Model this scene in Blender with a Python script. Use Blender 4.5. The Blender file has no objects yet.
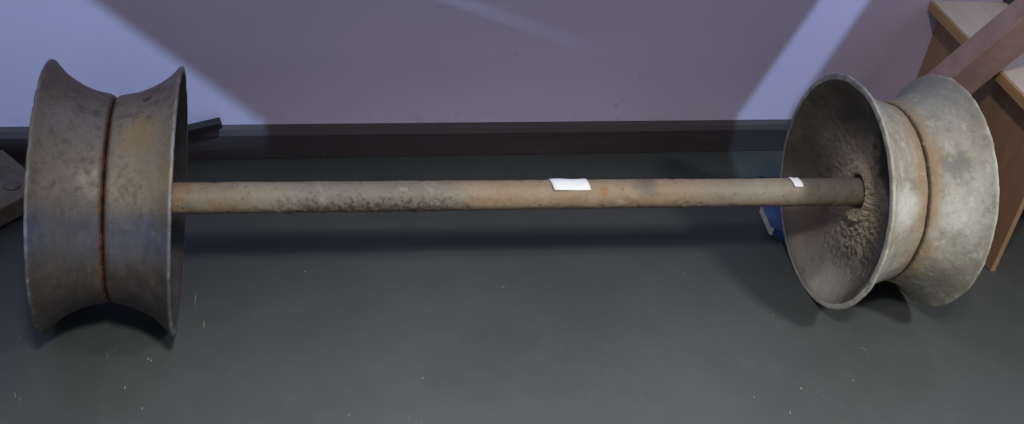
import bpy, bmesh, math, random
from mathutils import Vector, Matrix, noise
random.seed(7)
S = bpy.context.scene
COL = S.collection

# ------------------------------------------------------------------ camera
cam = bpy.data.cameras.new('camera')
cam_o = bpy.data.objects.new('camera', cam); COL.objects.link(cam_o)
cam.sensor_width = 36.0
cam.lens = 36.0 * 1288.4 / 1024.0
cam.clip_start = 0.02; cam.clip_end = 60
R3 = ((0.9689230643231874, 0.01270058048395939, -0.24703601089301747),
      (-0.20554137247647059, 0.5969768778261314, -0.7754813676301018),
      (0.13762572297013873, 0.8021579037797575, 0.5810351605373051))
cam_o.matrix_world = Matrix.Translation((0.0987304, -1.60531174, 1.36890807)) @ Matrix(R3).to_4x4()
S.camera = cam_o

# ------------------------------------------------------------------ world, exposure
W = bpy.data.worlds.new('World'); S.world = W; W.use_nodes = True
bg = W.node_tree.nodes['Background']
bg.inputs['Color'].default_value = (0.86, 0.88, 1.0, 1)
bg.inputs['Strength'].default_value = 0.32
S.view_settings.view_transform = 'Standard'; S.view_settings.look = 'None'
S.view_settings.exposure = 0.0; S.view_settings.gamma = 1.0

# ------------------------------------------------------------------ lamps
def aim(o, target):
    d = Vector(target) - o.location
    o.rotation_euler = d.to_track_quat('-Z', 'Y').to_euler()
def spot(name, loc, target, power, color, half, blend, radius):
    l = bpy.data.lights.new(name, 'SPOT'); l.energy = power; l.color = color
    l.spot_size = 2 * math.radians(half); l.spot_blend = blend; l.shadow_soft_size = radius
    o = bpy.data.objects.new(name, l); COL.objects.link(o); o.location = loc; aim(o, target)
    return o
LAMP_B = Vector((0.72, -1.25, 3.00))
spot('ceiling_or_fill_lamp', (0.20, -1.80, 2.6), (0.48, -1.14, 0.0), 760, (1.0, 0.975, 0.91), 28, 1.0, 0.15)
spot('ceiling_or_fill_lamp', (2.05, -1.50, 2.5), (1.22, -0.92, 0.0), 340, (1.0, 0.975, 0.91), 28, 1.0, 0.15)
spot('ceiling_or_fill_lamp', (0.30, -1.30, 2.5), (1.80, 0.02, 0.25), 190, (1.0, 0.92, 0.80), 13, 1.0, 0.10)  # added fill, aimed to brighten the bench and its side panel
spot('cool_display_lamp', LAMP_B, (0.72, 0.42, 0.15), 290, (0.45, 0.70, 1.0), 50, 0.3, 0.0022)

# ------------------------------------------------------------------ helpers
WY, WYAW = 0.405, math.tan(0.0251)                   # wall face y at x = 0, and its slope
def wy(x): return WY + WYAW * x
def mesh_obj(name, verts, faces, mat, parent=None, smooth=False):
    me = bpy.data.meshes.new(name); me.from_pydata([tuple(v) for v in verts], [], faces); me.update()
    bm = bmesh.new(); bm.from_mesh(me); bmesh.ops.recalc_face_normals(bm, faces=bm.faces); bm.to_mesh(me); bm.free()
    if smooth:
        for p in me.polygons: p.use_smooth = True
    o = bpy.data.objects.new(name, me); COL.objects.link(o)
    if mat: me.materials.append(mat)
    if parent: o.parent = parent
    return o
def bm_obj(name, bm, mat, parent=None, smooth=False):
    me = bpy.data.meshes.new(name); bmesh.ops.recalc_face_normals(bm, faces=bm.faces); bm.to_mesh(me); bm.free()
    if smooth:
        for p in me.polygons: p.use_smooth = True
    o = bpy.data.objects.new(name, me); COL.objects.link(o)
    if mat: me.materials.append(mat)
    if parent: o.parent = parent
    return o
def empty(name, loc=(0, 0, 0), parent=None):
    o = bpy.data.objects.new(name, None); COL.objects.link(o); o.location = loc
    o.empty_display_size = 0.05
    if parent: o.parent = parent
    return o
def tag(o, label=None, cat=None, group=None, kind=None):
    if label: o['label'] = label
    if cat: o['category'] = cat
    if group: o['group'] = group
    if kind: o['kind'] = kind
    return o
def box_bm(lo, hi, bevel=0.0, seg=2):
    bm = bmesh.new()
    bmesh.ops.create_cube(bm, size=1.0)
    for v in bm.verts:
        v.co = Vector([lo[i] + (v.co[i] + 0.5) * (hi[i] - lo[i]) for i in range(3)])
    if bevel: bmesh.ops.bevel(bm, geom=list(bm.edges), offset=bevel, segments=seg, affect='EDGES', profile=0.6)
    return bm
def prism_bm(poly, z0, z1, bevel=0.0):
    bm = bmesh.new()
    b = [bm.verts.new((x, y, z0)) for x, y in poly]; t = [bm.verts.new((x, y, z1)) for x, y in poly]
    bm.faces.new(b[::-1]); bm.faces.new(t)
    n = len(poly)
    for i in range(n): bm.faces.new((b[i], b[(i + 1) % n], t[(i + 1) % n], t[i]))
    bmesh.ops.recalc_face_normals(bm, faces=bm.faces)
    if bevel: bmesh.ops.bevel(bm, geom=list(bm.edges), offset=bevel, segments=2, affect='EDGES', profile=0.6)
    return bm

# ------------------------------------------------------------------ node helper
class NT:
    def __init__(s, name):
        s.m = bpy.data.materials.new(name); s.m.use_nodes = True
        s.t = s.m.node_tree; s.b = s.t.nodes['Principled BSDF']
        s.tc = s.t.nodes.new('ShaderNodeTexCoord'); s.obj = s.tc.outputs['Object']
    def set(s, sock, v):
        if hasattr(v, 'is_output'): s.t.links.new(v, sock)
        elif isinstance(v, (tuple, list)) and len(v) == 3 and sock.type == 'RGBA': sock.default_value = (*v, 1)
        else: sock.default_value = v
    def node(s, kind, **kw):
        n = s.t.nodes.new(kind)
        for k, v in kw.items(): setattr(n, k, v)
        return n
    def map(s, scale=(1, 1, 1), loc=(0, 0, 0), rot=(0, 0, 0)):
        n = s.node('ShaderNodeMapping'); s.t.links.new(s.obj, n.inputs[0])
        n.inputs['Scale'].default_value = scale; n.inputs['Location'].default_value = loc; n.inputs['Rotation'].default_value = rot
        return n.outputs[0]
    def noise(s, scale, detail=4, rough=0.55, vec=None, dist=0.0):
        n = s.node('ShaderNodeTexNoise'); s.t.links.new(vec or s.obj, n.inputs['Vector'])
        n.inputs['Scale'].default_value = scale; n.inputs['Detail'].default_value = detail
        n.inputs['Roughness'].default_value = rough; n.inputs['Distortion'].default_value = dist
        return n.outputs['Fac']
    def vor(s, scale, vec=None, feature='F1'):
        n = s.node('ShaderNodeTexVoronoi', feature=feature); s.t.links.new(vec or s.obj, n.inputs['Vector'])
        n.inputs['Scale'].default_value = scale
        return n.outputs['Distance']
    def ramp(s, fac, lo, hi, a=0.0, b=1.0):
        n = s.node('ShaderNodeMapRange'); n.interpolation_type = 'SMOOTHSTEP'
        s.set(n.inputs['Value'], fac)
        n.inputs['From Min'].default_value = lo; n.inputs['From Max'].default_value = hi
        n.inputs['To Min'].default_value = a; n.inputs['To Max'].default_value = b
        return n.outputs[0]
    def mix(s, fac, a, b):
        n = s.node('ShaderNodeMix', data_type='RGBA'); s.set(n.inputs[0], fac)
        s.set(n.inputs[6], a); s.set(n.inputs[7], b)
        return n.outputs[2]
    def math(s, op, a, b=0.0, c=0.0):
        n = s.node('ShaderNodeMath', operation=op); s.set(n.inputs[0], a); s.set(n.inputs[1], b); s.set(n.inputs[2], c)
        return n.outputs[0]
    def xyz(s, vec=None):
        n = s.node('ShaderNodeSeparateXYZ'); s.t.links.new(vec or s.obj, n.inputs[0]); return n.outputs
    def spot(s, c, r0, r1, jag=0.0, jscale=60):
        """1 inside a blot of radius r0 round the point c, fading to 0 at r1, with a ragged rim"""
        n = s.node('ShaderNodeVectorMath', operation='DISTANCE'); s.t.links.new(s.obj, n.inputs[0]); n.inputs[1].default_value = c
        d = n.outputs['Value']
        if jag: d = s.math('ADD', d, s.math('MULTIPLY', s.math('SUBTRACT', s.noise(jscale, 4), 0.5), jag))
        return s.ramp(d, r0, r1, 1.0, 0.0)
    def bump(s, h, strength=0.3, dist=0.002, prev=None):
        n = s.node('ShaderNodeBump'); n.inputs['Strength'].default_value = strength; n.inputs['Distance'].default_value = dist
        s.set(n.inputs['Height'], h)
        if prev: s.t.links.new(prev, n.inputs['Normal'])
        return n.outputs[0]
    def out(s, col, rough=0.6, metal=0.0, normal=None, spec=0.5, gain=1.0):
        if gain != 1.0:
            v = s.node('ShaderNodeVectorMath', operation='SCALE'); s.set(v.inputs[0], col); v.inputs['Scale'].default_value = gain; col = v.outputs[0]
        s.set(s.b.inputs['Base Color'], col); s.set(s.b.inputs['Roughness'], rough); s.set(s.b.inputs['Metallic'], metal)
        s.b.inputs['Specular IOR Level'].default_value = spec
        if normal: s.t.links.new(normal, s.b.inputs['Normal'])
        return s.m

# ------------------------------------------------------------------ materials
def mat_floor():
    n = NT('dark_vinyl_floor')
    big = n.noise(3.2, 4, 0.6); mid = n.noise(22, 5, 0.65)
    c = n.mix(n.ramp(big, 0.35, 0.68), (0.042, 0.047, 0.047), (0.050, 0.055, 0.056))
    c = n.mix(n.ramp(mid, 0.5, 0.8, 0, 0.22), c, (0.060, 0.066, 0.067))
    smear = n.noise(9, 5, 0.7, n.map((1, 0.25, 1), rot=(0, 0, 0.5)))
    c = n.mix(n.ramp(smear, 0.56, 0.8, 0, 0.25), c, (0.069, 0.074, 0.074))
    fine = n.vor(95); c = n.mix(n.math('MULTIPLY', n.ramp(fine, 0.05, 0.12, 1, 0), n.ramp(n.noise(13, 2), 0.60, 0.70)), c, (0.16, 0.165, 0.16))
    grain = n.noise(420, 3, 0.6)
    rough = n.ramp(mid, 0.3, 0.75, 0.46, 0.56)
    return n.out(c, rough, 0, n.bump(grain, 0.12, 0.001), 0.32)
def mat_wall():
    n = NT('lilac_wall_paint')
    c = n.mix(n.ramp(n.noise(2.5, 4), 0.35, 0.7), (0.645, 0.565, 0.790), (0.675, 0.590, 0.820))
    c = n.mix(n.ramp(n.noise(38, 5, 0.7, n.map((1, 1, 0.35))), 0.66, 0.80, 0, 0.18), c, (0.42, 0.36, 0.48))
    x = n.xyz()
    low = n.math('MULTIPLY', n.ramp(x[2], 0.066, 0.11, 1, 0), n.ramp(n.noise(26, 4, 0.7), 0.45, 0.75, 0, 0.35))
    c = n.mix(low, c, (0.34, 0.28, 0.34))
    for px, pz, r in ((.635, .145, .003), (.918, .10, .003), (.93, .112, .002), (.955, .165, .0025), (.962, .150, .002), (.70, .215, .003)):
        c = n.mix(n.math('MULTIPLY', n.spot((px, wy(px), pz), r * .2, r * 2.2, .012, 160), 0.3), c, (0.28, 0.24, 0.30))
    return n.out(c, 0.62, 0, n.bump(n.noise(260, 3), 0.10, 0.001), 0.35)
def mat_skirt():
    n = NT('brown_stained_skirting')
    g = n.noise(14, 5, 0.65, n.map((0.5, 5, 9)))
    c = n.mix(n.ramp(g, 0.2, 0.85), (0.038, 0.030, 0.035), (0.058, 0.045, 0.053))
    c = n.mix(n.ramp(n.noise(60, 4), 0.62, 0.78, 0, 0.5), c, (0.10, 0.082, 0.084))
    return n.out(c, 0.55, 0, n.bump(g, 0.1, 0.001))
def wheel_common(n):
    x = n.xyz()
    rad = n.math('SQRT', n.math('ADD', n.math('MULTIPLY', x[1], x[1]), n.math('MULTIPLY', x[2], x[2])))
    return n.math('ABSOLUTE', x[0]), rad, x
def mat_wheel_dark():
    n = NT('blackened_steel')
    ax, rad, x = wheel_common(n)
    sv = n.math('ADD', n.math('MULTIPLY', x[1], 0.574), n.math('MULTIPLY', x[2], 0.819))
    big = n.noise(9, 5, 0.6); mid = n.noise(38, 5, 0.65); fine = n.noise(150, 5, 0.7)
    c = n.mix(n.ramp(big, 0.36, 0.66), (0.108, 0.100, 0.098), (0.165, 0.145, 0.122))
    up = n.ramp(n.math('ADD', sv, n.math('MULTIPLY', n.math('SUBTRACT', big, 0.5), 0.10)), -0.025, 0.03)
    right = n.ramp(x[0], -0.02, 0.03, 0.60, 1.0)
    c = n.mix(n.math('MULTIPLY', n.math('MULTIPLY', up, right), 0.9), c, (0.330, 0.280, 0.200))                # dusty tan patina, plus painted light on the upper side
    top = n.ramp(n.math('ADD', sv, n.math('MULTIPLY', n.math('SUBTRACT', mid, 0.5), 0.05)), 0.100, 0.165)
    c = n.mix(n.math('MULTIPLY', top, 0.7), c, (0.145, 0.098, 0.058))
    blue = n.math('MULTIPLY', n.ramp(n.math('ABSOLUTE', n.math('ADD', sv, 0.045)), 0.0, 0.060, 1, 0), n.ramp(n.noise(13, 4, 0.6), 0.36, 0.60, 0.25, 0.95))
    c = n.mix(n.math('MULTIPLY', blue, 0.85), c, (0.098, 0.120, 0.200))                                        # bluish floor reflection painted as a band
    c = n.mix(n.ramp(mid, 0.46, 0.72, 0, 0.60), c, (0.066, 0.055, 0.049))
    c = n.mix(n.math('MULTIPLY', n.spot((0.045, -0.057, 0.150), 0.010, 0.040, 0.05, 45), 0.75), c, (0.40, 0.27, 0.105))
    c = n.mix(n.math('MULTIPLY', n.spot((0.045, -0.100, 0.125), 0.004, 0.032, 0.05, 50), 0.5), c, (0.34, 0.27, 0.18))
    c = n.mix(n.math('MULTIPLY', n.spot((0.052, -0.156, -0.078), 0.004, 0.008, 0.014, 110), 0.9), c, (0.55, 0.38, 0.22))
    c = n.mix(n.math('MULTIPLY', n.spot((0.048, 0.017, 0.166), 0.003, 0.010, 0.012, 160), 0.9), c, (0.03, 0.028, 0.028))
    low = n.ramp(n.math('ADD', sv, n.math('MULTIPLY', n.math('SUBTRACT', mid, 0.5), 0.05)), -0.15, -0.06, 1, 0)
    c = n.mix(n.math('MULTIPLY', low, 0.85), c, (0.042, 0.036, 0.035))  # shade on the lower side, painted in
    c = n.mix(n.ramp(fine, 0.48, 0.66, 0, 0.25), c, (0.060, 0.050, 0.045))
    c = n.mix(n.math('MULTIPLY', n.ramp(n.noise(90, 5, 0.75), 0.60, 0.72), 0.35), c, (0.30, 0.255, 0.21))
    drag = n.noise(20, 5, 0.7, n.map((7, 1, 1)))
    c = n.mix(n.ramp(drag, 0.54, 0.72, 0, 0.25), c, (0.26, 0.23, 0.20))
    crease = n.math('MULTIPLY', n.ramp(ax, 0.0015, 0.0060, 1, 0), n.ramp(rad, 0.15, 0.162, 1, 0))
    c = n.mix(n.math('MULTIPLY', crease, 0.9), c, (0.040, 0.022, 0.015))
    c = n.mix(n.math('MULTIPLY', n.math('MULTIPLY', n.ramp(ax, 0.003, 0.0100, 1, 0), n.ramp(rad, 0.15, 0.162, 1, 0)), n.ramp(n.noise(48, 5, 0.7), 0.46, 0.58, 0.15, 0.85)), c, (0.20, 0.095, 0.048))
    speck = n.math('MULTIPLY', n.ramp(n.vor(120), 0.08, 0.20, 1, 0), n.ramp(n.noise(24, 3), 0.57, 0.68))
    c = n.mix(n.math('MULTIPLY', speck, 0.6), c, (0.30, 0.27, 0.24))
    edge = n.math('ADD', ax, n.math('MULTIPLY', n.math('SUBTRACT', n.noise(45, 4, 0.7), 0.5), 0.006))
    rim = n.math('MULTIPLY', n.math('MULTIPLY', n.ramp(edge, 0.0880, 0.0920), n.ramp(rad, 0.185, 0.195)), n.ramp(n.noise(24, 5, 0.75), 0.44, 0.64, 0.15, 1))
    c = n.mix(n.math('MULTIPLY', rim, 0.6), c, (0.36, 0.40, 0.46))
    h = n.math('ADD', n.math('MULTIPLY', mid, 0.5), n.math('MULTIPLY', fine, 0.5))
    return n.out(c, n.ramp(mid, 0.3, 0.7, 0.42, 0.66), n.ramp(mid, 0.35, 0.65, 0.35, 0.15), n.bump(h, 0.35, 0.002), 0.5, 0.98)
def mat_wheel_pale():
    n = NT('dusty_cast_iron')
    ax, rad, x = wheel_common(n)
    big = n.noise(8, 5, 0.6); mid = n.noise(34, 5, 0.65); fine = n.noise(150, 4, 0.6)
    c = n.mix(n.ramp(big, 0.36, 0.66), (0.280, 0.262, 0.210), (0.375, 0.370, 0.330))
    c = n.mix(n.ramp(mid, 0.50, 0.70, 0, 0.65), c, (0.19, 0.172, 0.135))
    streak = n.noise(26, 6, 0.75, n.map((2.2, 1, 1), (1, 4, 2)))
    c = n.mix(n.ramp(streak, 0.53, 0.66, 0, 0.55), c, (0.52, 0.515, 0.48))
    c = n.mix(n.ramp(streak, 0.46, 0.34, 0, 0.5), c, (0.155, 0.145, 0.12))
    c = n.mix(n.ramp(n.noise(20, 4), 0.60, 0.75, 0, 0.5), c, (0.27, 0.295, 0.295))
    c = n.mix(n.math('MULTIPLY', n.ramp(n.noise(55, 5, 0.7, n.map((0.5, 1, 1), (3, 1, 2))), 0.62, 0.74), 0.55), c, (0.14, 0.135, 0.12))
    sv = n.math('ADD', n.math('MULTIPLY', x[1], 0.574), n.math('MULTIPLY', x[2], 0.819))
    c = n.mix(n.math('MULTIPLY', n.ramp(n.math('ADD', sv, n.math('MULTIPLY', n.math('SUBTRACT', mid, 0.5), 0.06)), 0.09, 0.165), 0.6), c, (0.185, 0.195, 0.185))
    c = n.mix(n.math('MULTIPLY', n.spot((0.040, -0.104, 0.128), 0.008, 0.040, 0.06, 70), 0.7), c, (0.135, 0.140, 0.135))
    c = n.mix(n.math('MULTIPLY', n.spot((0.060, -0.150, 0.060), 0.005, 0.050, 0.06, 60), 0.6), c, (0.50, 0.51, 0.49))
    c = n.mix(n.math('MULTIPLY', n.spot((-0.055, -0.150, 0.075), 0.005, 0.055, 0.06, 55), 0.7), c, (0.55, 0.55, 0.53))
    c = n.mix(n.math('MULTIPLY', n.spot((0.050, -0.130, -0.050), 0.005, 0.060, 0.06, 50), 0.6), c, (0.27, 0.235, 0.165))
    c = n.mix(n.math('MULTIPLY', n.spot((0.055, -0.165, -0.070), 0.005, 0.045, 0.06, 50), 0.5), c, (0.16, 0.155, 0.125))
    cr = n.math('ADD', ax, n.math('MULTIPLY', n.math('SUBTRACT', n.noise(22, 4), 0.5), 0.055))
    crease = n.math('MULTIPLY', n.ramp(cr, 0.004, 0.036, 1, 0), n.ramp(rad, 0.158, 0.172, 1, 0))
    c = n.mix(n.math('MULTIPLY', crease, 0.75), c, (0.245, 0.160, 0.085))
    c2 = n.math('MULTIPLY', n.ramp(ax, 0.0015, 0.006, 1, 0), n.ramp(rad, 0.15, 0.162, 1, 0))
    c = n.mix(n.math('MULTIPLY', c2, 0.9), c, (0.065, 0.045, 0.03))
    c = n.mix(n.ramp(fine, 0.52, 0.74, 0, 0.40), c, (0.20, 0.19, 0.165))
    c = n.mix(n.math('MULTIPLY', n.ramp(n.noise(60, 5, 0.75), 0.57, 0.70), 0.45), c, (0.50, 0.49, 0.45))
    rim = n.math('MULTIPLY', n.ramp(ax, 0.087, 0.0915), n.ramp(n.noise(40, 4, 0.7), 0.40, 0.6))
    c = n.mix(n.math('MULTIPLY', n.math('MULTIPLY', rim, n.ramp(rad, 0.18, 0.192)), 0.6), c, (0.50, 0.47, 0.41))
    h = n.math('ADD', n.math('MULTIPLY', mid, 0.6), n.math('MULTIPLY', fine, 0.4))
    return n.out(c, 0.92, 0.0, n.bump(h, 0.65, 0.003), 0.15, 1.0)
def mat_web():
    n = NT('dirt_crusted_iron')
    ax, rad, x = wheel_common(n)
    big = n.noise(10, 5, 0.6); mid = n.noise(45, 6, 0.7); fine = n.noise(170, 5, 0.7)
    c = n.mix(n.ramp(big, 0.36, 0.66), (0.105, 0.092, 0.075), (0.200, 0.185, 0.152))
    c = n.mix(n.ramp(mid, 0.5, 0.75, 0, 0.7), c, (0.072, 0.062, 0.052))
    c = n.mix(n.math('MULTIPLY', n.ramp(x[2], 0.02, 0.12), 0.55), c, (0.085, 0.078, 0.062))  # upper dish darkened: shade from the rim painted in
    rust = n.noise(13, 4, 0.6, n.map((1, 1, 1), (5, 2, 7)))
    c = n.mix(n.ramp(rust, 0.54, 0.72, 0, 0.7), c, (0.205, 0.140, 0.100))
    c = n.mix(n.math('MULTIPLY', n.ramp(n.math('ADD', rad, n.math('MULTIPLY', n.math('SUBTRACT', mid, 0.5), 0.05)), 0.040, 0.13, 1, 0), 0.88), c, (0.46, 0.37, 0.27))
    pits = n.math('MULTIPLY', n.ramp(n.vor(85, n.map((1, 1, 1))), 0.1, 0.35, 1, 0), n.ramp(rad, 0.05, 0.15, 0.5, 0.1))
    c = n.mix(pits, c, (0.055, 0.045, 0.037))
    c = n.mix(n.math('MULTIPLY', n.spot((-0.05, -0.070, 0.125), 0.055, 0.090, 0.07, 30), 0.92), c, (0.040, 0.037, 0.032))  # black grime, with the shade inside the upper rim painted in
    c = n.mix(n.math('MULTIPLY', n.spot((-0.07, 0.085, -0.115), 0.015, 0.070, 0.05, 30), 0.55), c, (0.27, 0.165, 0.125))
    c = n.mix(n.math('MULTIPLY', n.spot((-0.08, -0.06, -0.16), 0.02, 0.070, 0.05, 40), 0.6), c, (0.42, 0.39, 0.33))
    h = n.math('ADD', n.math('MULTIPLY', mid, 0.7), n.math('MULTIPLY', fine, 0.5))
    return n.out(c, 0.9, 0.0, n.bump(h, 0.8, 0.004), 0.2, 0.98)
def mat_axle():
    n = NT('rusted_axle_iron')
    x = n.xyz()
    along = n.map((0.55, 1, 1))
    big = n.noise(10, 4, 0.6, along); mid = n.noise(50, 5, 0.65); fine = n.noise(190, 4, 0.65)
    c = n.mix(n.ramp(big, 0.36, 0.64), (0.195, 0.160, 0.118), (0.245, 0.220, 0.170))
    o1 = n.math('MULTIPLY', n.ramp(x[0], 0.42, 0.50), n.ramp(x[0], 0.86, 0.98, 1, 0.1))
    o1 = n.math('MULTIPLY', o1, n.ramp(n.noise(9, 4, 0.65, along), 0.30, 0.54))
    c = n.mix(n.math('MULTIPLY', o1, 0.58), c, (0.255, 0.155, 0.088))
    o2 = n.math('MULTIPLY', n.ramp(x[0], 0.10, 0.24, 1, 0), n.ramp(n.noise(18, 4), 0.40, 0.60))
    c = n.mix(n.math('MULTIPLY', o2, 0.8), c, (0.29, 0.185, 0.105))
    g = n.math('MULTIPLY', n.ramp(x[0], 0.20, 0.30), n.ramp(x[0], 0.46, 0.56, 1, 0))
    c = n.mix(n.math('MULTIPLY', g, 0.75), c, (0.150, 0.134, 0.108))
    c = n.mix(n.math('MULTIPLY', n.math('MULTIPLY', g, n.ramp(n.math('SUBTRACT', n.noise(150, 6, 0.75), n.math('MULTIPLY', n.math('ADD', x[2], n.math('MULTIPLY', x[1], 0.6)), 5.0)), 0.50, 0.62)), 0.8), c, (0.040, 0.034, 0.028))
    c = n.mix(n.ramp(mid, 0.52, 0.72, 0, 0.45), c, (0.155, 0.108, 0.072))
    c = n.mix(n.ramp(fine, 0.58, 0.70, 0, 0.40), c, (0.10, 0.070, 0.048))
    c = n.mix(n.ramp(n.noise(28, 5, 0.7), 0.55, 0.70, 0, 0.5), c, (0.33, 0.295, 0.235))
    c = n.mix(n.ramp(n.math('ADD', n.math('MULTIPLY', n.math('SUBTRACT', mid, 0.5), 0.02), x[2]), -0.018, 0.000, 0.8, 0), c, (0.105, 0.062, 0.038))  # lower side of the bar darkened, its shading painted into the colour
    pit = n.math('MULTIPLY', n.ramp(n.vor(105), 0.06, 0.24, 1, 0), n.ramp(n.noise(17, 3), 0.50, 0.64))
    c = n.mix(n.math('MULTIPLY', pit, 0.8), c, (0.06, 0.045, 0.035))
    c = n.mix(n.math('MULTIPLY', n.spot((0.826, -0.006, 0.0225), 0.008, 0.030, 0.03, 50), 0.75), c, (0.10, 0.088, 0.072))
    c = n.mix(n.math('MULTIPLY', n.spot((0.752, -0.016, 0.018), 0.006, 0.010, 0.006, 90), 0.8), c, (0.24, 0.115, 0.050))
    h = n.math('ADD', n.math('MULTIPLY', mid, 0.6), n.math('MULTIPLY', fine, 0.4))
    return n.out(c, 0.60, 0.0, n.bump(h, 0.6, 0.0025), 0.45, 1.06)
def mat_paper():
    n = NT('white_paper')
    c = n.mix(n.ramp(n.noise(60, 4), 0.5, 0.75, 0, 0.4), (0.80, 0.82, 0.82), (0.66, 0.68, 0.68))
    return n.out(c, 0.65, 0)
def mat_beige():
    n = NT('beige_laminate')
    g = n.noise(7, 5, 0.6, n.map((6, 0.7, 1)))
    c = n.mix(n.ramp(g, 0.3, 0.7), (0.54, 0.475, 0.42), (0.60, 0.53, 0.475))
    return n.out(c, 0.42, 0, n.bump(n.noise(200, 2), 0.04, 0.001))
def wood(name, a, b, scale=(1, 1, 8), rough=0.5, dirt=None):
    n = NT(name)
    g = n.noise(9, 6, 0.6, n.map(scale), 0.6)
    c = n.mix(n.ramp(g, 0.3, 0.7), a, b)
    if dirt: c = n.mix(n.ramp(n.noise(16, 4), 0.5, 0.75, 0, 0.6), c, dirt)
    return n.out(c, rough, 0, n.bump(g, 0.12, 0.001), 0.4)
def mat_beam():
    n = NT('worn_red_brown_paint')
    c = n.mix(n.ramp(n.noise(24, 5, 0.6), 0.35, 0.7), (0.30, 0.190, 0.172), (0.37, 0.245, 0.225))
    c = n.mix(n.ramp(n.noise(70, 5, 0.7), 0.60, 0.76, 0, 0.5), c, (0.46, 0.36, 0.33))
    return n.out(c, 0.5, 0, n.bump(n.noise(120, 4), 0.25, 0.001), 0.4)
def plain(name, c, rough=0.6, metal=0.0, var=0.15, scale=40):
    n = NT(name)
    d = tuple(v * (1 - var) for v in c); e = tuple(min(1, v * (1 + var)) for v in c)
    return n.out(n.mix(n.ramp(n.noise(scale, 4, 0.6), 0.3, 0.7), d, e), rough, metal, n.bump(n.noise(scale * 5, 3), 0.15, 0.001))
M_FLOOR, M_WALL, M_SKIRT = mat_floor(), mat_wall(), mat_skirt()
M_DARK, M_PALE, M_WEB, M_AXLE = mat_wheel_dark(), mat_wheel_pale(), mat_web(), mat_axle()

# ------------------------------------------------------------------ the setting
fl = mesh_obj('floor', [(-6, -7, 0), (7, -7, 0), (7, wy(7) + .05, 0), (-6, wy(-6) + .05, 0)], [(0, 1, 2, 3)], M_FLOOR)
tag(fl, kind='structure')
def wall_slab(name, x0, x1, z0, z1, front, back, mat, parent=None, bevel=0):
    bm = bmesh.new()
    P = [bm.verts.new((x, wy(x) + d, z)) for x in (x0, x1) for d in (front, back) for z in (z0, z1)]
    for f in ((0, 1, 3, 2), (4, 5, 7, 6), (0, 1, 5, 4), (2, 3, 7, 6), (0, 2, 6, 4), (1, 3, 7, 5)): bm.faces.new([P[i] for i in f])
    bmesh.ops.recalc_face_normals(bm, faces=bm.faces)
    if bevel:
        bm.edges.ensure_lookup_table()
        es = [e for e in bm.edges if all(abs(v.co.z - z1) < 1e-6 for v in e.verts) and all(abs(v.co.y - wy(v.co.x) - front) < 1e-6 for v in e.verts)]
        bmesh.ops.bevel(bm, geom=es, offset=bevel, segments=2, affect='EDGES', profile=0.45)
    return bm_obj(name, bm, mat, parent)
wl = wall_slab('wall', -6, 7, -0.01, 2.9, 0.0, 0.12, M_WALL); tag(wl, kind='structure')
wall_slab('skirting_board', -6, 7, 0.001, 0.066, -0.016, 0.001, M_SKIRT, wl, 0.0145)

# scuffs and flecks on the floor: thin irregular flakes
bm = bmesh.new()
def fleck(x, y, l, w, a):
    k = 6; vs = []
    for i in range(k):
        t = 2 * math.pi * i / k; px = math.cos(t) * l * random.uniform(.6, 1); py = math.sin(t) * w * random.uniform(.6, 1)
        vs.append(bm.verts.new((x + px * math.cos(a) - py * math.sin(a), y + px * math.sin(a) + py * math.cos(a), 0.0009)))
    bm.faces.new(vs)
for x, y, l, w, a in ((-.014, -.122, .012, .0006, 1.75), (-.004, -.113, .007, .0005, 1.2), (.045, -.133, .0035, .0022, .4),
        (.049, -.137, .0028, .0016, 1.2), (-.136, -.198, .009, .0008, 1.7), (-.129, -.206, .006, .0006, 1.35),
        (-.14, -.076, .003, .0014, 1.1), (.013, -.192, .005, .0013, 1.3), (.038, -.236, .005, .0013, 1.6), (.293, .063, .004, .0015, 1.9),
        (.115, .0, .022, .0010, 1.5), (.127, -.06, .016, .0009, 1.55), (.953, .035, .004, .0010, 1.8), (1.058, -.263, .004, .0014, 1.9),
        (.971, -.276, .0035, .0014, 1.8), (1.018, -.314, .004, .0012, 1.2), (1.156, -.251, .0035, .001, .4), (1.08, -.084, .005, .0009, 1.5),
        (1.208, -.177, .008, .0009, 2.2), (.62, .01, .003, .001, .4), (.45, -.2, .003, .0012, 1.1), (.33, -.27, .003, .001, .8)):
    fleck(x, y, l, w, a)
for i in range(90):
    fleck(random.uniform(-.2, 1.6), random.uniform(-.38, .1), random.uniform(.0006, .0016), random.uniform(.0004, .0009), random.uniform(0, 3))
fk = bm_obj('floor_flecks', bm, plain('pale_fleck', (0.15, 0.155, 0.145), 0.8), fl); tag(fk, kind='stuff')

# ------------------------------------------------------------------ wheel set
HW = 0.0915
def lathe(name, prof, mat, parent, seg=200, amp=0.0, scale=30, seed=0.0, extra=None, closed=True):
    """prof: (x, r) outline round the X axis"""
    V, F = [], []
    n = len(prof)
    for i in range(seg):
        a = 2 * math.pi * i / seg; ca, sa = math.cos(a), math.sin(a)
        for x, r in prof:
            p = Vector((x, r * ca, r * sa))
            if amp:
                d = noise.fractal(p * scale + Vector((seed, seed, 0)), 0.9, 2.1, 4) * amp
                p = Vector((x + d * .5, (r + d) * ca, (r + d) * sa))
            if extra: p = extra(p, x, r, a)
            V.append(p)
    for i in range(seg):
        j = (i + 1) % seg
        for k in range(n if closed else n - 1):
            m = (k + 1) % n
            F.append((i * n + k, i * n + m, j * n + m, j * n + k))
    return mesh_obj(name, V, F, mat, parent, True)
def resample(pts, step):
    out = []
    for a, b in zip(pts, pts[1:]):
        L = math.hypot(b[0] - a[0], b[1] - a[1]); k = max(1, int(L / step))
        for i in range(k): out.append((a[0] + (b[0] - a[0]) * i / k, a[1] + (b[1] - a[1]) * i / k))
    out.append(pts[-1]); return out
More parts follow.
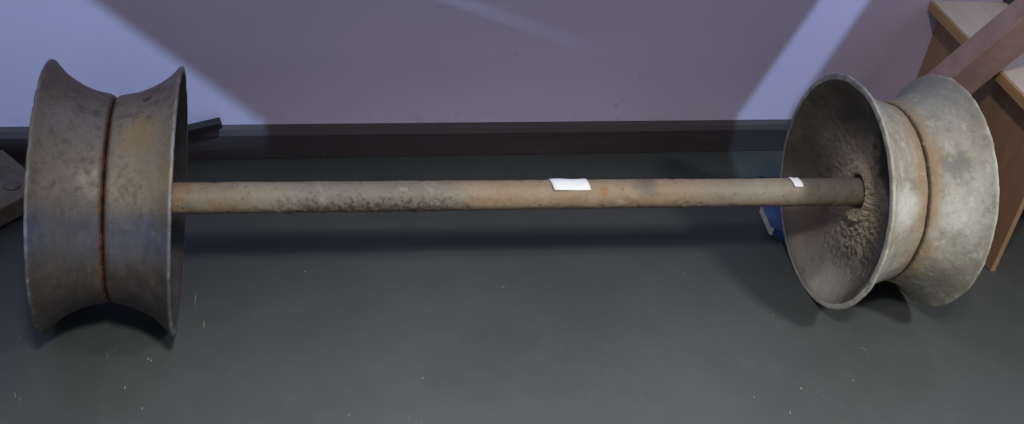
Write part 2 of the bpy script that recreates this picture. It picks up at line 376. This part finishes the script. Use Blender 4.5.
def smooth_curve(pts, per=5):
    out = []
    for i in range(len(pts) - 1):
        p0 = pts[max(i - 1, 0)]; p1 = pts[i]; p2 = pts[i + 1]; p3 = pts[min(i + 2, len(pts) - 1)]
        for k in range(per):
            t = k / per
            out.append(tuple(0.5 * (2 * p1[d] + (-p0[d] + p2[d]) * t + (2 * p0[d] - 5 * p1[d] + 4 * p2[d] - p3[d]) * t * t + (-p0[d] + 3 * p1[d] - 3 * p2[d] + p3[d]) * t ** 3) for d in (0, 1)))
    out.append(pts[-1]); return out
TREAD = smooth_curve([(.0004, .1465), (.003, .1505), (.008, .1535), (.018, .1555), (.032, .1592), (.046, .1648), (.060, .1725), (.072, .1812), (.081, .1900), (.0865, .1965), (.0890, .1993), (.0912, .2002), (.0932, .1992), (.0940, .1965), (.0938, .1908)], 4)
INNER = smooth_curve([(.0920, .1868), (.084, .1780), (.074, .1690), (.064, .1560), (.055, .1420)], 4)
def wheel(parent, loc, yaw, tilt, mat, web_mat, label, seed, rough_amp):
    w = empty('wheel', loc, parent); w.rotation_euler = (0, tilt, yaw); w['label'] = label
    for s in (1, -1):
        def chip(p, x, r, a, s=s):
            if r > .187 and abs(x) > .075:
                k = noise.noise(Vector((math.cos(a) * 9 + seed + s, math.sin(a) * 9, seed))) + .6 * noise.noise(Vector((math.cos(a) * 30, math.sin(a) * 30 + s, seed)))
                f = 1 - 0.009 * max(0, k - .25)
                p = Vector((p.x * (1 - .016 * max(0, k - .1)), p.y * f, p.z * f))
            return p
        prof = [(s * x, r) for x, r in TREAD + INNER + [(.030, .1380), (.0004, .1380)]]
        rim = lathe('grooved_rim', prof, mat, w, 220, rough_amp, 38, seed + s * 3, chip)
        rim.data.materials.append(web_mat)
        n0, nt = len(prof), len(TREAD) - 1
        for fi, f in enumerate(rim.data.polygons):
            if fi % n0 >= nt: f.material_index = 1
        def crust(p, x, r, a, s=s):  # noqa
            # caked dirt and scale, thickest round the hub
            t = max(0, min(1, (.155 - r) / .09)); q = max(0, min(1, (r - .036) / .012))
            d = noise.fractal(p * 42 + Vector((seed, 0, s)), 0.8, 2.1, 5)
            e = noise.fractal(p * 105 + Vector((0, seed, s)), 0.8, 2.1, 3)
            side = .55 + .45 * max(-1, min(1, (-p.y + .02 - p.z * .5) / .05))
            g = abs(noise.fractal(p * 190 + Vector((seed, 2, s)), 0.75, 2.1, 3))
            h = (.0030 * d + .0060 * e + .0050 * g) * (0.06 + t * side) * q + .0010 * e
            return Vector((p.x + s * h, p.y, p.z))
        face = smooth_curve([(.0630, .1555), (.0555, .1425), (.0480, .1240), (.0425, .1020), (.0390, .0800), (.0375, .0640), (.0400, .0545), (.0470, .0500), (.0500, .0440), (.0500, .0380), (.0485, .0330), (.0450, .0300)], 8)
        lathe('wheel_web', [(s * x, r) for x, r in face + [(.0005, .0300), (.0005, .1376), (.031, .1376), (.058, .1500)]], web_mat, w, 460, 0, 1, 0, crust)
    return w
ws = empty('axle_with_wheels', (0, 0, 0))
tag(ws, 'rusty iron axle joining a dark and a pale grooved wheel on the floor', 'wheel set')
AX = empty  # noqa
# axle bar, thicker scale in one stretch
V, F = [], []
seg, nx, x0, x1, RA = 40, 620, -0.080, 1.385, 0.0236
for i in range(nx + 1):
    x = x0 + (x1 - x0) * i / nx
    for k in range(seg):
        a = 2 * math.pi * k / seg
        p = Vector((x, math.cos(a) * RA, math.sin(a) * RA))
        scale = max(0, min(1, (x - .20) / .05)) * max(0, min(1, (.52 - x) / .08))
        low = 0.25 + 0.75 * max(0, min(1, (.45 - math.sin(a)) / .9))
        d = noise.fractal(p * 30, 0.9, 2.1, 3) * .0005 + max(0, noise.fractal(p * 95 + Vector((3, 0, 0)), 0.85, 2.1, 4)) * .0036 * scale * low
        d += -max(0, noise.noise(p * 120) - .36) * .006 + noise.fractal(p * 70, 0.9, 2.1, 3) * .0004
        r = RA + d
        V.append((x, math.cos(a) * r, math.sin(a) * r))
for i in range(nx):
    for k in range(seg):
        m = (k + 1) % seg
        F.append((i * seg + k, i * seg + m, (i + 1) * seg + m, (i + 1) * seg + k))
F.append(tuple(range(seg))); F.append(tuple(range(nx * seg, nx * seg + seg)))
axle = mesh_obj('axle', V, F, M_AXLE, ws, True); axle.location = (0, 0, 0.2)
# paper stickers curved round the upper front of the bar
def sticker(xa, xb, a_top, a_bot, shear, lift, label=None):
    V, F = [], []; nu, nv = 8, 8
    for side in (0, 1):
        for i in range(nu + 1):
            for j in range(nv + 1):
                u, v = i / nu, j / nv
                a = a_top + (a_bot - a_top) * v
                r = RA + .0016 + (.0005 if side else 0) + lift * (v ** 3) * (1 - u) ** 2 + .0006 * math.sin(7 * u)
                V.append((xa + (xb - xa) * u + shear * v, -math.cos(a) * r, math.sin(a) * r))
    N = (nu + 1) * (nv + 1)
    for s in (0, 1):
        for i in range(nu):
            for j in range(nv):
                q = s * N + i * (nv + 1) + j
                F.append((q, q + 1, q + nv + 2, q + nv + 1))
    rim = [i * (nv + 1) for i in range(nu + 1)] + [nu * (nv + 1) + j for j in range(1, nv + 1)] + [i * (nv + 1) + nv for i in range(nu - 1, -1, -1)] + [j for j in range(nv - 1, 0, -1)]
    for a, b in zip(rim, rim[1:] + rim[:1]): F.append((a, b, N + b, N + a))
    o = mesh_obj('paper_sticker', V, F, M_PAPER, axle, True)
    if label: o['label'] = label
    return o
M_PAPER = mat_paper()
sticker(.664, .7255, math.radians(116), math.radians(50), .004, .003, 'long white paper sticker with a lifted corner')
sticker(1.0815, 1.0975, math.radians(112), math.radians(56), .004, .0005, 'small white paper sticker')
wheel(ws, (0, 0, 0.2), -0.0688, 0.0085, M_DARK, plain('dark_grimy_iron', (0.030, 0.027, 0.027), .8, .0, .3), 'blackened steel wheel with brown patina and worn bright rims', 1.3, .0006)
wheel(ws, (1.2587, 0, 0.2), -0.0078, -0.0052, M_PALE, M_WEB, 'pale dusty wheel with dirt crusted hub', 5.1, .0012)

# ------------------------------------------------------------------ bench at the right
BX = 1.532
bench = empty('display_bench', (BX, 0.2, 0))
tag(bench, 'low bench with beige top board and orange brown side panel standing against the wall', 'bench')
def under(o): o.location = Vector(o.location) - Vector((BX, 0.2, 0)); o.parent = bench; return o
M_BEIGE = mat_beige(); M_EDGE = wood('orange_wood_edging', (0.36, 0.215, 0.10), (0.45, 0.28, 0.14), (8, 1, 8), .45)
M_PANEL = wood('orange_brown_panel', (0.285, 0.175, 0.10), (0.345, 0.215, 0.13), (1, 6, 1), .5)
yb = wy(BX) - .002
under(bm_obj('top_board', box_bm((BX + .003, -.03, .320), (2.35, yb, .343), .0012), M_BEIGE))
under(bm_obj('edge_strip', box_bm((BX - .002, -.031, .3215), (BX + .0025, yb, .3415), .0010), M_EDGE))
under(bm_obj('side_panel', box_bm((BX + .030, .016, .0), (BX + .040, yb, .3195), .001), M_PANEL))
under(bm_obj('side_panel', box_bm((2.30, .012, .0), (2.32, yb, .3195), .001), M_PANEL))
under(bm_obj('back_panel', box_bm((BX + .041, yb - .02, .03), (2.299, yb - .002, .3195), .001), M_PANEL))

# painted bar leaning on the bench edge, foot on the floor behind the pale wheel
def bar(name, p, q, a, mat, bevel, roll=0.0, hexa=4):
    p, q = Vector(p), Vector(q); L = (q - p).length
    bm = box_bm((-a[0], -a[1], 0), (a[0], a[1], L), 0)
    for e in list(bm.edges): pass
    bmesh.ops.bevel(bm, geom=list(bm.edges), offset=bevel, segments=3, affect='EDGES', profile=.5)
    o = bm_obj(name, bm, mat, None, False)
    o.location = p; o.rotation_mode = 'QUATERNION'
    o.rotation_quaternion = (q - p).to_track_quat('Z', 'Y') @ Matrix.Rotation(roll, 3, 'Z').to_quaternion()
    return o
foot, mid = Vector((1.372, .312, .012)), Vector((1.494, .203, .334))
dr = (mid - foot).normalized()
pb = bar('painted_bar', foot, foot + dr * .95, (.0300, .0300), mat_beam(), .004, math.radians(28))
tag(pb, 'square red brown painted bar leaning over the bench edge behind the pale wheel', 'bar')

# dark box on the bench top
db = empty('dark_box', (1.705, .42, .3435))
tag(db, 'dark purple grey box on the back of the beige bench top', 'box')
m = plain('dark_grey_card', (.05, .045, .055), .6)
bm_obj('body', prism_bm([(0, 0), (-.0145, .0385), (.10, .0385), (.12, .045 - .005)], 0, .10, .001), m, db)
bm_obj('lid', prism_bm([(-.0005, -.0015), (-.0155, .0388), (.10, .0388), (.123, .0385)], .1005, .125, .001), m, db)

# ------------------------------------------------------------------ small blue book beside the pale wheel
bk = empty('blue_book', (1.165, .14, 0))
tag(bk, 'small blue book with white page edges lying on the floor beside the pale wheel', 'book')
P = [(-.003, .0), (.004, .075), (.075, .068), (.068, -.036)]
P = [(-.006, .001), (.002, .072), (.078, .066), (.070, -.062)]
M_BLUE = plain('blue_cover', (.028, .068, .215), .45)
def inset(P, d):
    cx = sum(p[0] for p in P) / 4; cy = sum(p[1] for p in P) / 4
    return [(cx + (x - cx) * d, cy + (y - cy) * d) for x, y in P]
bm_obj('pages', prism_bm(inset(P, .992), .0010, .0172, .0003), plain('page_edges', (.66, .67, .62), .8), bk)
bm_obj('cover', prism_bm(P, .0002, .0009, .0001), M_BLUE, bk)
bm_obj('cover', prism_bm(P, .0173, .0182, .0001), M_BLUE, bk)
bm_obj('spine', prism_bm([(-.001 + .0005, -.0035), (.0715, -.0660), (.0722, -.0635), (-.0022, .0000)], .0002, .0182, .0004), M_BLUE, bk)

# ------------------------------------------------------------------ wooden plank end with bolt, at the left
pk = empty('bolted_plank', (-.13, .22, 0))
tag(pk, 'brown wooden plank with a round bolt head on the floor left of the dark wheel', 'plank')
c = Vector((-.135, .255)); d1 = Vector((-.58, .82)).normalized(); d2 = Vector((-.67, -.74)).normalized()
c = Vector((-.1242, .2518)); d1 = Vector((-.5836, .8120)); d2 = Vector((-.7071, -.7071))
Q = [c, c + d1 * .135, c + d1 * .135 + d2 * .5, c + d2 * .5]
Q = [(v.x + .13, v.y - .22) for v in Q]
bm_obj('board', prism_bm(Q, .010, .046, .003), wood('weathered_brown_wood', (.115, .098, .076), (.175, .150, .118), (3, 3, 1), .7, (.06, .05, .042)), pk)
Q2 = inset(Q, .9)
bm_obj('shadow_slab', prism_bm(Q2, .0, .0098, .001), plain('shadow_slab_black', (.02, .018, .017), .8), pk)  # added near-black slab in place of the contact shadow under the board
bm = bmesh.new()
bmesh.ops.create_cone(bm, cap_ends=True, segments=28, radius1=.013, radius2=.011, depth=.005)
bmesh.ops.bevel(bm, geom=[e for e in bm.edges if all(v.co.z > 0 for v in e.verts)], offset=.0018, segments=3, affect='EDGES')
o = bm_obj('bolt_head', bm, plain('dull_bolt_steel', (.15, .135, .115), .6, .3), pk, True); o.location = (-.177 + .13, .250 - .22, .0485)

# ------------------------------------------------------------------ dark bar leaning along the skirting behind the dark wheel
y = wy(.1) - .014 - .012
db2 = bar('iron_bar', (-.10, y - .003, .014), (.166, y, .088), (.0080, .0080), plain('black_iron', (.020, .019, .021), .6, .2), .002, .2)
tag(db2, 'short black iron bar leaning on the skirting behind the dark wheel', 'bar')

# ------------------------------------------------------------------ flat light blockers, added out of view to shape the shade on the wall
def shade(poly, zp, label):
    pts = []
    for x, y, z in poly:
        P = Vector((x, y, z)); t = (zp - LAMP_B.z) / (P.z - LAMP_B.z); pts.append(LAMP_B + (P - LAMP_B) * t)
    bm = bmesh.new()
    f = [bm.verts.new(p) for p in pts]; b = [bm.verts.new(p + Vector((0, 0, .0015))) for p in pts]
    bm.faces.new(f); bm.faces.new(b[::-1]); n = len(f)
    for i in range(n): bm.faces.new((f[i], b[i], b[(i + 1) % n], f[(i + 1) % n]))
    o = bm_obj('light_blocker', bm, plain('grey_blocker', (.3, .3, .3), .7)); tag(o, label, 'panel', 'added light blockers')
    return o
def on_wall(x, z): return (x, wy(x), z)
TLx, TLz, E = .245 - .29 * 2.4, .066 + .249 * 2.4, on_wall(1.197, .104)
shade([on_wall(TLx, TLz), (.245, wy(.245), .066), (.28, .25, 0), (1.15, .25, 0), on_wall(1.182, .066), E], 2.40, 'wide grey added light blocker with slanted sides high above the axle')
shade([on_wall(TLx - .012, TLz + .032), on_wall(1.198, .1055), on_wall(1.29 + .14, .338 + .36)], 2.40, 'three cornered grey added light blocker beside the wide one')
shade([on_wall(1.397 + .13, .34 + .36), on_wall(1.302, .077), (1.27, .25, 0), (2.3, .25, 0), on_wall(2.5, .7)], 2.42, 'narrow grey added light blocker high above the bench')
shade([(-1.3, .398, 0), (.50, .405, 0), (.80, .32, 0), (2.6, .32, 0), (2.6, -1.7, 0), (-1.3, -1.7, 0)], 2.44, 'long straight grey added light blocker high above the floor')
